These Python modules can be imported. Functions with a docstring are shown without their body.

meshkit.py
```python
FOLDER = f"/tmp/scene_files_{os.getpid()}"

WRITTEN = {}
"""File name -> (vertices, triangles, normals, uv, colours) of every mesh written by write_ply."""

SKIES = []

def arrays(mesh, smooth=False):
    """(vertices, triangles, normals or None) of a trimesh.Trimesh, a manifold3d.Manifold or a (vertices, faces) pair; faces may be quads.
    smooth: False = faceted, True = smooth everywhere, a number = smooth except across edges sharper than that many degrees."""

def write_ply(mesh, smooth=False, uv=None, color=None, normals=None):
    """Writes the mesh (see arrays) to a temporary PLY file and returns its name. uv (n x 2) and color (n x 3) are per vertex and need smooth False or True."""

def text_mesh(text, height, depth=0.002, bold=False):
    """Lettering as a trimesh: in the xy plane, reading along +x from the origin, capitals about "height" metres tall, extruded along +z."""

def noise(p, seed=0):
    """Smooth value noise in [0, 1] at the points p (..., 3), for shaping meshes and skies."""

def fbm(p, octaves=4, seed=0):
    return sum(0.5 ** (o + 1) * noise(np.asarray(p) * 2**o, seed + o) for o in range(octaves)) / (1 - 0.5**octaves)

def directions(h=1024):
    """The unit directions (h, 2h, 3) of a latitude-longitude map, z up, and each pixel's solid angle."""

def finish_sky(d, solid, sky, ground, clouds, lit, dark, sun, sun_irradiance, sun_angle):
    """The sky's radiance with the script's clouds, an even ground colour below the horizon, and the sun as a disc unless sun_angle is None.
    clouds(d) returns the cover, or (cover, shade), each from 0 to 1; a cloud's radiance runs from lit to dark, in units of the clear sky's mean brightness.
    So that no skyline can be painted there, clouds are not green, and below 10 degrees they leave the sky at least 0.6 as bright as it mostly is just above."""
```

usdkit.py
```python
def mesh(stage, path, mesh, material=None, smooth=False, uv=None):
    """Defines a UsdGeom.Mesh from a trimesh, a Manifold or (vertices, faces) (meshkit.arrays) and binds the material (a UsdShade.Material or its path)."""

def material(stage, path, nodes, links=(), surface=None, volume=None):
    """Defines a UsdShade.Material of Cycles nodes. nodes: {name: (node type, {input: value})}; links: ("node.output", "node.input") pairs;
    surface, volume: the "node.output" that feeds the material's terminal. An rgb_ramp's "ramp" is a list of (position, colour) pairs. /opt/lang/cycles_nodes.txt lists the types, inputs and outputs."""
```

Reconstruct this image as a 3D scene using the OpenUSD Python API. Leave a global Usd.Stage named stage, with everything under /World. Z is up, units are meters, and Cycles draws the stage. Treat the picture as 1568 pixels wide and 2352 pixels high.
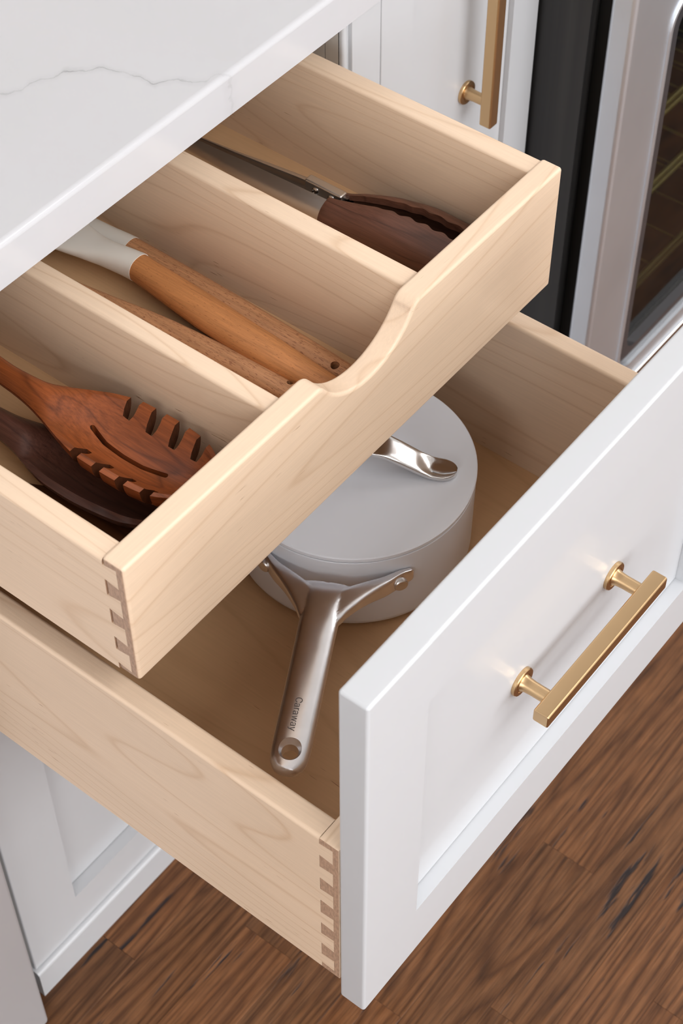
import math, random
import numpy as np
import trimesh
import manifold3d as m3
from manifold3d import Manifold, CrossSection
from shapely.geometry import Polygon, box as sbox, LineString, Point
import usdkit, meshkit
from pxr import Usd, UsdGeom, UsdLux, Gf, Sdf

rnd = random.Random(7)
stage = Usd.Stage.CreateInMemory()
UsdGeom.SetStageUpAxis(stage, UsdGeom.Tokens.z)
UsdGeom.SetStageMetersPerUnit(stage, 1.0)
UsdGeom.Xform.Define(stage, '/World')
UsdGeom.Scope.Define(stage, '/World/Looks')

# ---------------------------------------------------------------- camera, light, exposure
EXPOSURE = -1.50
CAM = np.array([-0.39802, -0.46316, 0.76503])
YAW, PITCH, ROLL, FPX = 0.9034, 0.87428, -0.00474, 4159.05
cam = UsdGeom.Camera.Define(stage, '/World/camera')
F = np.array([math.sin(YAW)*math.cos(PITCH), math.cos(YAW)*math.cos(PITCH), -math.sin(PITCH)])
R0 = np.cross(F, [0, 0, 1]); R0 /= np.linalg.norm(R0); U0 = np.cross(R0, F)
R = R0*math.cos(ROLL) + U0*math.sin(ROLL); U = -R0*math.sin(ROLL) + U0*math.cos(ROLL)
M = Gf.Matrix4d(*[float(v) for row in (np.append(R, 0), np.append(U, 0), np.append(-F, 0), np.append(CAM, 1)) for v in row])
cam.AddTransformOp().Set(M)
cam.CreateHorizontalApertureAttr(36.0)
cam.CreateVerticalApertureAttr(54.0)
cam.CreateFocalLengthAttr(36.0*FPX/1568)
cam.CreateFStopAttr(25.0)
cam.CreateFocusDistanceAttr(1.17)
cam.CreateClippingRangeAttr(Gf.Vec2f(0.05, 100))
cam.CreateExposureAttr(EXPOSURE)


def rect_light(name, pos, target, w, h, power, color):
    l = UsdLux.RectLight.Define(stage, '/World/' + name)
    l.CreateWidthAttr(w); l.CreateHeightAttr(h); l.CreateIntensityAttr(power); l.CreateColorAttr(Gf.Vec3f(*color))
    d = np.array(target, float) - np.array(pos, float); d /= np.linalg.norm(d)
    up = np.array([0, 0, 1.0]) if abs(d[2]) < .95 else np.array([0, 1.0, 0])
    x = np.cross(d, up); x /= np.linalg.norm(x); y = np.cross(x, d)
    l.AddTransformOp().Set(Gf.Matrix4d(*[float(v) for row in (np.append(x, 0), np.append(y, 0), np.append(-d, 0), np.append(pos, 1)) for v in row]))
    return l


FLOOR, CEIL = -0.778, 1.70
# daylight from the window on the right wall, the windows of the wall opposite, and the ceiling lamps
rect_light('daylight_right', (2.62, -0.95, 1.10), (0.25, -0.05, -0.15), 1.3, 0.95, 11.0, (1.0, 0.99, 0.985))
rect_light('daylight_front', (0.2, -3.30, 0.55), (0.3, 0, 0.2), 3.0, 1.75, 11.0, (0.95, 0.97, 1.0))
rect_light('daylight_left', (-2.45, -0.9, 0.65), (0.25, 0, -0.1), 2.2, 1.5, 10.0, (0.95, 0.97, 1.0))
rect_light('daylight_back', (0.85, 0.81, 1.25), (0.85, 0, 1.0), 1.9, 0.75, 1.2, (0.97, 0.98, 1.0))
rect_light('ceiling_lamp_panel', (0.2, -1.75, 1.66), (0.2, -1.75, 0), 2.6, 1.2, 15.0, (0.975, 0.985, 1.0))

# ---------------------------------------------------------------- helpers
used = {}


def path_for(name, parent):
    base = (str(parent.GetPath()) if parent is not None else '/World') + '/' + name
    n = used.get(base, 0); used[base] = n + 1
    return base if n == 0 else f'{base}_{n:03d}'


def tag(prim, label=None, cat=None, group=None, kind=None):
    for k, v in (('label', label), ('category', cat), ('group', group), ('kind', kind)):
        if v:
            prim.SetCustomDataByKey(k, v)
    return prim


def thing(name, label, cat, loc=(0, 0, 0), group=None, kind=None):
    x = UsdGeom.Xform.Define(stage, path_for(name, None))
    x.AddTranslateOp().Set(Gf.Vec3d(*map(float, loc)))
    p = x.GetPrim(); ORG[str(p.GetPath())] = np.array(loc, float)
    return tag(p, label, cat, group, kind)


ORG = {}


def obj(name, mesh, mat, parent=None, smooth=32, label=None, cat=None, group=None, kind=None):
    """One Mesh prim; mesh is given in world coordinates."""
    o = np.zeros(3)
    if parent is not None:
        o = ORG.get(str(parent.GetPath()), np.zeros(3))
    if hasattr(mesh, 'to_mesh'):
        mm = mesh.to_mesh(); v, f = np.array(mm.vert_properties[:, :3], float), np.array(mm.tri_verts)
    else:
        v, f = np.array(mesh.vertices, float), np.array(mesh.faces)
    p = path_for(name, parent)
    g = usdkit.mesh(stage, p, trimesh.Trimesh(v - o, f, process=False), mat, smooth=smooth).GetPrim()
    ORG[p] = o
    return tag(g, label, cat, group, kind)


def man(t):
    return Manifold(m3.Mesh(np.asarray(t.vertices, np.float32), np.asarray(t.faces, np.uint32)))


def bx(x0, x1, y0, y1, z0, z1):
    return Manifold.cube((x1-x0, y1-y0, z1-z0)).translate((x0, y0, z0))


def rbx(x0, x1, y0, y1, z0, z1, r=.002, seg=12):
    s = Manifold.sphere(r, seg)
    return Manifold.batch_hull([s.translate((a, b, c)) for a in (x0+r, x1-r) for b in (y0+r, y1-r) for c in (z0+r, z1-r)])


def cyl(p0, p1, r0, r1=None, seg=40):
    p0, p1 = np.array(p0, float), np.array(p1, float); d = p1-p0; L = np.linalg.norm(d); d /= L
    c = Manifold.cylinder(L, r0, r0 if r1 is None else r1, seg)
    a = np.array([0, 0, 1.0]) if abs(d[2]) < .9 else np.array([1.0, 0, 0])
    x = np.cross(a, d); x /= np.linalg.norm(x); y = np.cross(d, x)
    return c.transform(np.column_stack([x, y, d, p0]))


def lathe(profile, p0, axis, seg=48):
    """Closed profile of (radius, height) turned round the axis through p0."""
    c = CrossSection([profile]).revolve(seg)
    d = np.array(axis, float); d /= np.linalg.norm(d)
    a = np.array([0, 0, 1.0]) if abs(d[2]) < .9 else np.array([1.0, 0, 0])
    x = np.cross(a, d); x /= np.linalg.norm(x); y = np.cross(d, x)
    return c.transform(np.column_stack([x, y, d, np.array(p0, float)]))


def loft(rings):
    r = np.asarray(rings, float); n, m = r.shape[:2]
    v = r.reshape(-1, 3); f = []
    for i in range(n-1):
        for j in range(m):
            a, b, c, d = i*m+j, i*m+(j+1) % m, (i+1)*m+(j+1) % m, (i+1)*m+j
            f += [(a, b, c), (a, c, d)]
    c0, c1 = len(v), len(v)+1
    v = np.vstack([v, r[0].mean(0), r[-1].mean(0)])
    for j in range(m):
        f += [(c0, (j+1) % m, j), (c1, (n-1)*m+j, (n-1)*m+(j+1) % m)]
    t = trimesh.Trimesh(v, np.array(f), process=False)
    if t.volume < 0:
        t.invert()
    return t


def slab(poly, w0, w1, r=0.0, seg=4, frame='xz', r0=None):
    """A board: outline poly extruded from w0 to w1 along the third axis, its long edges rounded with radius r."""
    c = np.array(poly.exterior.coords)[:-1]
    if Polygon(c).exterior.is_ccw is False:
        c = c[::-1]
    nx, pv = np.roll(c, -1, 0), np.roll(c, 1, 0)
    e0, e1 = c-pv, nx-c
    n0 = np.stack([e0[:, 1], -e0[:, 0]], 1); n0 /= np.linalg.norm(n0, axis=1, keepdims=True)
    n1 = np.stack([e1[:, 1], -e1[:, 0]], 1); n1 /= np.linalg.norm(n1, axis=1, keepdims=True)
    nm = n0+n1; nm /= np.maximum((nm*n0).sum(1, keepdims=True), .2)
    ra = r if r0 is None else r0
    lay = []
    for k in range(seg+1 if ra > 0 else 1):
        a = math.pi/2*k/max(seg, 1)
        lay.append((w0+ra*(1-math.sin(a)) if ra > 0 else w0, ra*(1-math.cos(a)) if ra > 0 else 0))
    if ra > 0:
        lay = [(w0+ra*(1-math.cos(math.pi/2*k/seg)), ra*(1-math.sin(math.pi/2*k/seg))) for k in range(seg+1)]
    if r > 0:
        lay += [(w1-r*(1-math.cos(math.pi/2*k/seg)), r*(1-math.sin(math.pi/2*k/seg))) for k in range(seg, -1, -1)]
    else:
        lay.append((w1, 0))
    rings = []
    for w, d in lay:
        q = c-nm*d
        a = np.zeros((len(q), 3))
        if frame == 'xz':
            a[:, 0], a[:, 2], a[:, 1] = q[:, 0], q[:, 1], w
        elif frame == 'yz':
            a[:, 1], a[:, 2], a[:, 0] = q[:, 0], q[:, 1], w
        else:
            a[:, 0], a[:, 1], a[:, 2] = q[:, 0], q[:, 1], w
        rings.append(a)
    m = len(c); v = np.vstack(rings); f = []
    for i in range(len(rings)-1):
        for j in range(m):
            a, b, cc, d = i*m+j, i*m+(j+1) % m, (i+1)*m+(j+1) % m, (i+1)*m+j
            f += [(a, b, cc), (a, cc, d)]
    cap = np.array(m3.triangulate([np.asarray(c, np.float64)]))
    f = np.vstack([np.array(f), cap[:, ::-1], cap+(len(rings)-1)*m])
    t = trimesh.Trimesh(v, f, process=False)
    if t.volume < 0:
        t.invert()
    return man(t)


def rounded(poly, r):
    return poly.buffer(-r, join_style=1).buffer(r, quad_segs=14, join_style=1) if r > 0 else poly


def sm(t):
    return t*t*(3-2*t)


def lerp_table(tab, x):
    tab = np.asarray(tab, float)
    return [np.interp(x, tab[:, 0], tab[:, k]) for k in range(1, tab.shape[1])]


def smooth_table(tab, x):
    from scipy.interpolate import PchipInterpolator
    tab = np.asarray(tab, float)
    return [float(PchipInterpolator(tab[:, 0], tab[:, k])(x)) for k in range(1, tab.shape[1])]


# ---------------------------------------------------------------- materials
def mat(name, nodes, links, surface='p.BSDF'):
    return usdkit.material(stage, '/World/Looks/' + name, nodes, links, surface=surface)


def plain(name, color, rough=.5, metal=0, coat=0, noise=0, nscale=40, bump=0, **kw):
    nodes = {'p': ('principled_bsdf', dict(base_color=color, roughness=rough, metallic=metal, coat_weight=coat, **kw))}
    links = []
    if noise or bump:
        nodes['g'] = ('geometry', {})
        nodes['n'] = ('noise_texture', dict(scale=nscale, detail=3.0))
        links += [('g.position', 'n.vector')]
    if noise:
        lo = tuple(max(0, c*(1-noise)) for c in color); hi = tuple(min(1, c*(1+noise)) for c in color)
        nodes['r'] = ('rgb_ramp', dict(ramp=[(.3, lo), (.7, hi)]))
        links += [('n.fac', 'r.fac'), ('r.color', 'p.base_color')]
    if bump:
        nodes['b'] = ('bump', dict(strength=bump, distance=.001))
        links += [('n.fac', 'b.height'), ('b.normal', 'p.normal')]
    return mat(name, nodes, links)


def wood(name, axis, base, line, dark, end, K=11.0, across=9.0, along=1.1, line_amt=.45, rough=.42, fleck=.73, seed=0.0, fine=.05, fl=(60.0, 800.0), fa=9.0, fmask=.56, coat=0.0, tv=(.045, .03), rings_sharp=.72, use_object=False):
    """Plain-sawn timber: growth rings are contour lines of a field drawn out along the grain; end grain where a face cuts it."""
    ax = 'xyz'.index(axis)
    def sc(al, ac):
        return tuple(al if i == ax else ac for i in range(3))
    pos = ('o.object' if use_object else 'g.position')
    N = {'g': ('geometry', {}), 'o': ('texture_coordinate', {}), 'oi': ('object_info', {}),
         'sh': ('math', dict(math_type='multiply', value2=7.3)),
         'cv': ('combine_xyz', {}),
         'add': ('vector_math', dict(math_type='add')),
         'm1': ('mapping', dict(scale=sc(along, across), location=(seed, seed*1.7, seed*.6))),
         'n1': ('noise_texture', dict(scale=1.0, detail=1.2, roughness=.35)),
         'mk': ('math', dict(math_type='multiply', value2=K)),
         'fr': ('math', dict(math_type='fraction')),
         'rl': ('rgb_ramp', dict(ramp=[(0, (.2,)*3), (.05, (0,)*3), (rings_sharp, (.0,)*3), (.86, (.14,)*3), (.95, (1,)*3), (1, (.2,)*3)])),
         'm2': ('mapping', dict(scale=sc(fa*2.2, 620.0))),
         'n2': ('noise_texture', dict(scale=1.0, detail=3.0, roughness=.6)),
         'm3': ('mapping', dict(scale=sc(2.2, 14.0), location=(3+seed, 1, 2))),
         'n3': ('noise_texture', dict(scale=1.0, detail=2.0)),
         'm4': ('mapping', dict(scale=sc(*fl), location=(seed, 5, 9))),
         'n4': ('noise_texture', dict(scale=1.0, detail=1.0)),
         'm5': ('mapping', dict(scale=sc(5.0, 21.0), location=(seed, 2, 4))),
         'n5': ('noise_texture', dict(scale=1.0, detail=1.0)),
         'rf': ('rgb_ramp', dict(ramp=[(fleck, (0,)*3), (fleck+.05, (1,)*3)])),
         'rg': ('rgb_ramp', dict(ramp=[(fmask, (0,)*3), (fmask+.08, (1,)*3)])),
         'fm': ('math', dict(math_type='multiply')),
         'tone': ('rgb_ramp', dict(ramp=[(.3, tuple(c*(1-tv[0]) for c in base)), (.7, tuple(min(1, c*(1+tv[1])) for c in base))])),
         'la': ('math', dict(math_type='multiply', value2=line_amt)),
         'x1': ('mix', {'color2': line}),
         'f2': ('rgb_ramp', dict(ramp=[(.3, (1-fine,)*3), (.7, (1+fine*.4,)*3)])),
         'x2': ('mix', {'mix_type': 'multiply', 'fac': 1.0}),
         'x3': ('mix', {'color2': dark}),
         'sp': ('separate_xyz', {}), 'ab': ('math', dict(math_type='absolute')),
         're': ('rgb_ramp', dict(ramp=[(.80, (0,)*3), (.93, (1,)*3)])),
         'n6m': ('mapping', dict(scale=(700, 700, 260))),
         'n6': ('noise_texture', dict(scale=1.0, detail=2.0)),
         'r6': ('rgb_ramp', dict(ramp=[(.35, tuple(c*.80 for c in end)), (.65, tuple(c*1.12 for c in end))])),
         'x4': ('mix', {}),
         'b': ('bump', dict(strength=.12, distance=.0006)),
         'p': ('principled_bsdf', dict(roughness=rough, specular_ior_level=.42, coat_weight=coat, coat_roughness=.22))}
    L = [('oi.random', 'sh.value1'), ('sh.value', 'cv.x'), ('sh.value', 'cv.y'), ('sh.value', 'cv.z'),
         (pos, 'add.vector1'), ('cv.vector', 'add.vector2'),
         ('add.vector', 'm1.vector'), ('m1.vector', 'n1.vector'), ('n1.fac', 'mk.value1'), ('mk.value', 'fr.value1'), ('fr.value', 'rl.fac'),
         ('add.vector', 'm2.vector'), ('m2.vector', 'n2.vector'), ('n2.fac', 'f2.fac'),
         ('add.vector', 'm3.vector'), ('m3.vector', 'n3.vector'), ('n3.fac', 'tone.fac'),
         ('add.vector', 'm4.vector'), ('m4.vector', 'n4.vector'), ('n4.fac', 'rf.fac'),
         ('add.vector', 'm5.vector'), ('m5.vector', 'n5.vector'), ('n5.fac', 'rg.fac'),
         ('rf.color', 'fm.value1'), ('rg.color', 'fm.value2'),
         ('rl.color', 'la.value1'), ('la.value', 'x1.fac'), ('tone.color', 'x1.color1'),
         ('x1.color', 'x2.color1'), ('f2.color', 'x2.color2'), ('x2.color', 'x3.color1'), ('fm.value', 'x3.fac'),
         ('g.true_normal', 'sp.vector'), (f'sp.{axis}', 'ab.value1'), ('ab.value', 're.fac'),
         ('g.position', 'n6m.vector'), ('n6m.vector', 'n6.vector'), ('n6.fac', 'r6.fac'),
         ('re.color', 'x4.fac'), ('x3.color', 'x4.color1'), ('r6.color', 'x4.color2'), ('x4.color', 'p.base_color'),
         ('n2.fac', 'b.height'), ('b.normal', 'p.normal')]
    return mat(name, N, L)


MB, ML, MD, ME = (.805, .605, .435), (.52, .30, .15), (.34, .17, .08), (.44, .28, .19)
W_TRAY_X = wood('maple_front', 'x', MB, ML, MD, ME, K=22, across=8, along=.9, line_amt=.30, seed=1.3, coat=.25)
W_TRAY_Y = wood('maple_side', 'y', MB, ML, MD, ME, K=26, across=9, along=.9, line_amt=.30, seed=4.1, coat=.25)
W_DIV = wood('maple_divider', 'y', MB, ML, MD, ME, K=26, across=8, along=1.3, line_amt=.34, seed=8.2, rings_sharp=.80, coat=.12)
W_BOX_Y = wood('maple_drawer_side', 'y', tuple(c*.97 for c in MB), ML, MD, ME, K=22, across=8, along=1.2, line_amt=.36, seed=2.6, coat=.25)
W_BOX_X = wood('maple_drawer_front', 'x', tuple(c*.97 for c in MB), ML, MD, ME, K=22, across=8, along=1.2, line_amt=.36, seed=6.6, coat=.25)
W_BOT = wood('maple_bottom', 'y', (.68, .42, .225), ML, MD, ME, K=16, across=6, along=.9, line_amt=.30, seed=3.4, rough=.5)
BEECH = wood('beech_handle', 'y', (.60, .25, .088), (.40, .15, .05), (.36, .14, .05), (.3, .14, .06), K=7, across=40, along=3.0, line_amt=.35, rough=.5, fleck=.66, seed=2.0, fine=.22, fl=(260.0, 1500.0), fmask=.2, tv=(.18, .14))
BEECH2 = wood('pale_beech_handle', 'y', (.56, .275, .130), (.42, .19, .085), (.33, .14, .065), (.3, .14, .06), K=6, across=40, along=3.0, line_amt=.30, rough=.55, fleck=.60, seed=5.0, fine=.25, fl=(260.0, 1400.0), fmask=.15)
WALNUT = wood('walnut_grip', 'y', (.150, .062, .038), (.055, .022, .013), (.012, .006, .004), (.04, .018, .01), K=8, across=38, along=4.0, line_amt=.6, rough=.38, seed=1.0, fine=.3, tv=(.4, .5))
MAHOG = wood('red_brown_hardwood', 'y', (.36, .095, .026), (.11, .028, .010), (.02, .008, .005), (.085, .028, .012), K=6, across=30, along=6, line_amt=.6, rough=.36, seed=7.0, fine=.35, tv=(.55, .35))
DARKW = wood('dark_hardwood', 'y', (.105, .042, .028), (.032, .013, .010), (.008, .004, .004), (.03, .014, .01), K=6, across=30, along=6, line_amt=.5, rough=.34, seed=9.0, fine=.35, tv=(.5, .5))
BROWNW = wood('mid_brown_hardwood', 'y', (.10, .036, .014), (.035, .012, .006), (.01, .005, .003), (.04, .016, .01), K=6, across=30, along=6, line_amt=.5, rough=.4, seed=3.0, fine=.3)

PAINT = plain('white_paint', (.56, .57, .588), .30, coat=.15)
PAINT_IN = plain('white_interior', (.52, .49, .45), .45)
GREY_CERAMIC = plain('grey_ceramic', (.86, .88, .93), .34)
STEEL = plain('polished_steel', (.66, .64, .63), .16, metal=1.0)
SATIN = plain('satin_steel', (.76, .73, .70), .32, metal=1.0)
BLACK = plain('black_recess', (.004, .004, .004), .7)
SILICONE = plain('white_silicone', (.80, .765, .70), .55, subsurface_weight=.0)
WALL = plain('white_wall', (.80, .79, .77), .7)
ENGRAVE = plain('engraved_mark', (.16, .15, .15), .6)
RACK = plain('chrome_wire', (.30, .31, .10), .35, metal=.3)
CAVITY = plain('oven_enamel', (.012, .010, .009), .5)


def brushed(name, color, rough, axis, amt=.10, strength=.06):
    s = tuple(6.0 if 'xyz'.index(axis) == i else 1600.0 for i in range(3))
    return mat(name, {'g': ('geometry', {}), 'm': ('mapping', dict(scale=s)), 'n': ('noise_texture', dict(scale=1.0, detail=3.0)),
                      'r': ('rgb_ramp', dict(ramp=[(.3, (rough-amt,)*3), (.7, (rough+amt,)*3)])),
                      'b': ('bump', dict(strength=strength, distance=.0002)),
                      'p': ('principled_bsdf', dict(base_color=color, metallic=1.0))},
               [('g.position', 'm.vector'), ('m.vector', 'n.vector'), ('n.fac', 'r.fac'), ('r.color', 'p.roughness'), ('n.fac', 'b.height'), ('b.normal', 'p.normal')])


BRASS = plain('champagne_brass', (.64, .435, .235), .30, metal=1.0)
RANGE_STEEL = plain('range_steel', (.77, .815, .87), .46, metal=1.0, noise=.04, nscale=9)
DISH_STEEL = plain('dishwasher_steel', (.56, .555, .57), .46, metal=.45, noise=.03, nscale=5)

# quartz: one wandering grey vein and a faint second one, plus very soft clouding
P0, E1 = np.array([.1915, .2682]), np.array([.1006, -.096]); VL = float(np.hypot(*E1)); E1 = E1/VL; E2 = np.array([-E1[1], E1[0]])
VT = [(-2, 30), (-.9, 4), (-.4, -6), (-.15, 3), (0, 0), (.049, .7), (.107, 3.1), (.122, 8), (.186, 11.6), (.255, 13.3), (.296, 18.3), (.334, 17.5), (.383, 16.), (.452, 18.2), (.499, 14.1), (.566, 10), (.622, 4.8), (.649, .6), (.685, -4.6), (.735, -1.2), (.784, -1.3), (.841, -4.3), (.878, -6.4), (.918, -5), (.961, -.1), (1, 0), (1.3, 2), (2, -5)]
VD = [(-2, .5), (-.2, .35), (0, .45), (.02, .55), (.1, .35), (.2, .45), (.28, .55), (.32, 1.), (.37, .8), (.45, .55), (.6, .55), (.68, .85), (.75, .45), (.85, .55), (.95, .45), (1, .35), (1.2, .2), (2, .2)]
def rampify(tab, lo, hi, f):
    return [((u-lo)/(hi-lo), (f(v),)*3) for u, v in tab]
QUARTZ = mat('veined_quartz', {
    'g': ('geometry', {}),
    'du': ('vector_math', dict(math_type='dot_product', vector2=(E1[0]/VL, E1[1]/VL, 0))),
    'dv': ('vector_math', dict(math_type='dot_product', vector2=(E2[0], E2[1], 0))),
    'u0': ('math', dict(math_type='add', value2=-float(P0@E1)/VL)),
    'v0': ('math', dict(math_type='add', value2=-float(P0@E2))),
    'un': ('map_range', dict(from_min=-2, from_max=2, to_min=0, to_max=1, clamp=True)),
    'path': ('rgb_ramp', dict(ramp=rampify(VT, -2, 2, lambda v: .5+v/100))),
    'pv': ('math', dict(math_type='multiply_add', value2=.1, value3=-.05)),
    'dif': ('math', dict(math_type='subtract')),
    'wob': ('noise_texture', dict(scale=150.0, detail=4.0)),
    'wm': ('math', dict(math_type='multiply_add', value2=.006, value3=-.003)),
    'd2': ('math', dict(math_type='add')),
    'ab': ('math', dict(math_type='absolute')),
    'core': ('map_range', dict(from_min=.0002, from_max=.0013, to_min=1, to_max=0, clamp=True)),
    'halo': ('map_range', dict(range_type='smoothstep', from_min=0.0, from_max=.006, to_min=.32, to_max=0, clamp=True)),
    'sum': ('math', dict(math_type='maximum')),
    'str': ('rgb_ramp', dict(ramp=rampify(VD, -2, 2, lambda v: v))),
    'brk': ('noise_texture', dict(scale=70.0, detail=3.0)),
    'brm': ('map_range', dict(from_min=.35, from_max=.6, to_min=.35, to_max=1.0, clamp=True)),
    'mm': ('math', dict(math_type='multiply')), 'mm2': ('math', dict(math_type='multiply')),
    'cl': ('noise_texture', dict(scale=9.0, detail=4.0)),
    'base': ('rgb_ramp', dict(ramp=[(.3, (.53, .527, .543)), (.7, (.55, .546, .562))])),
    'x': ('mix', {'color2': (.27, .265, .27)}),
    # faint second vein
    'n2': ('noise_texture', dict(scale=4.2, detail=6.0, roughness=.62)),
    'r2': ('rgb_ramp', dict(ramp=[(.488, (0,)*3), (.497, (.06,)*3), (.506, (0,)*3)])),
    'x2': ('mix', {'color2': (.55, .53, .45)}),
    'p': ('principled_bsdf', dict(roughness=.16))},
    [('g.position', 'du.vector1'), ('g.position', 'dv.vector1'), ('du.value', 'u0.value1'), ('dv.value', 'v0.value1'),
     ('u0.value', 'un.value'), ('un.result', 'path.fac'), ('path.color', 'pv.value1'), ('v0.value', 'dif.value1'), ('pv.value', 'dif.value2'),
     ('g.position', 'wob.vector'), ('wob.fac', 'wm.value1'), ('dif.value', 'd2.value1'), ('wm.value', 'd2.value2'), ('d2.value', 'ab.value1'),
     ('ab.value', 'core.value'), ('ab.value', 'halo.value'), ('core.result', 'sum.value1'), ('halo.result', 'sum.value2'),
     ('un.result', 'str.fac'), ('sum.value', 'mm.value1'), ('str.color', 'mm.value2'),
     ('g.position', 'brk.vector'), ('brk.fac', 'brm.value'), ('mm.value', 'mm2.value1'), ('brm.result', 'mm2.value2'),
     ('g.position', 'cl.vector'), ('cl.fac', 'base.fac'), ('g.position', 'n2.vector'), ('n2.fac', 'r2.fac'),
     ('base.color', 'x2.color1'), ('r2.color', 'x2.fac'), ('x2.color', 'x.color1'), ('mm2.value', 'x.fac'), ('x.color', 'p.base_color')])

RANGE_SIDE = mat('range_side', {'g': ('geometry', {}), 'm': ('mapping', dict(scale=(60, 60, .9))), 'n': ('noise_texture', dict(scale=1.0, detail=3.0)),
                                'r': ('rgb_ramp', dict(ramp=[(.35, (.010, .010, .011)), (.6, (.022, .021, .020)), (.75, (.040, .038, .036))])),
                                'p': ('principled_bsdf', dict(roughness=.45))},
                 [('g.position', 'm.vector'), ('m.vector', 'n.vector'), ('n.fac', 'r.fac'), ('r.color', 'p.base_color')])
GLASS = mat('oven_glass', {'t': ('transparent_bsdf', dict(color=(.62, .60, .58))), 'gl': ('glossy_bsdf', dict(color=(.8, .8, .8), roughness=.06)),
                           'f': ('fresnel', dict(IOR=1.45)), 'ge': ('geometry', {}), 'iv': ('math', dict(math_type='subtract', value1=1.0)), 'mu': ('math', dict(math_type='multiply')), 'x': ('mix_closure', {})},
            [('ge.backfacing', 'iv.value2'), ('iv.value', 'mu.value1'), ('f.fac', 'mu.value2'), ('mu.value', 'x.fac'), ('t.BSDF', 'x.closure1'), ('gl.BSDF', 'x.closure2')], surface='x.closure')


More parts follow.
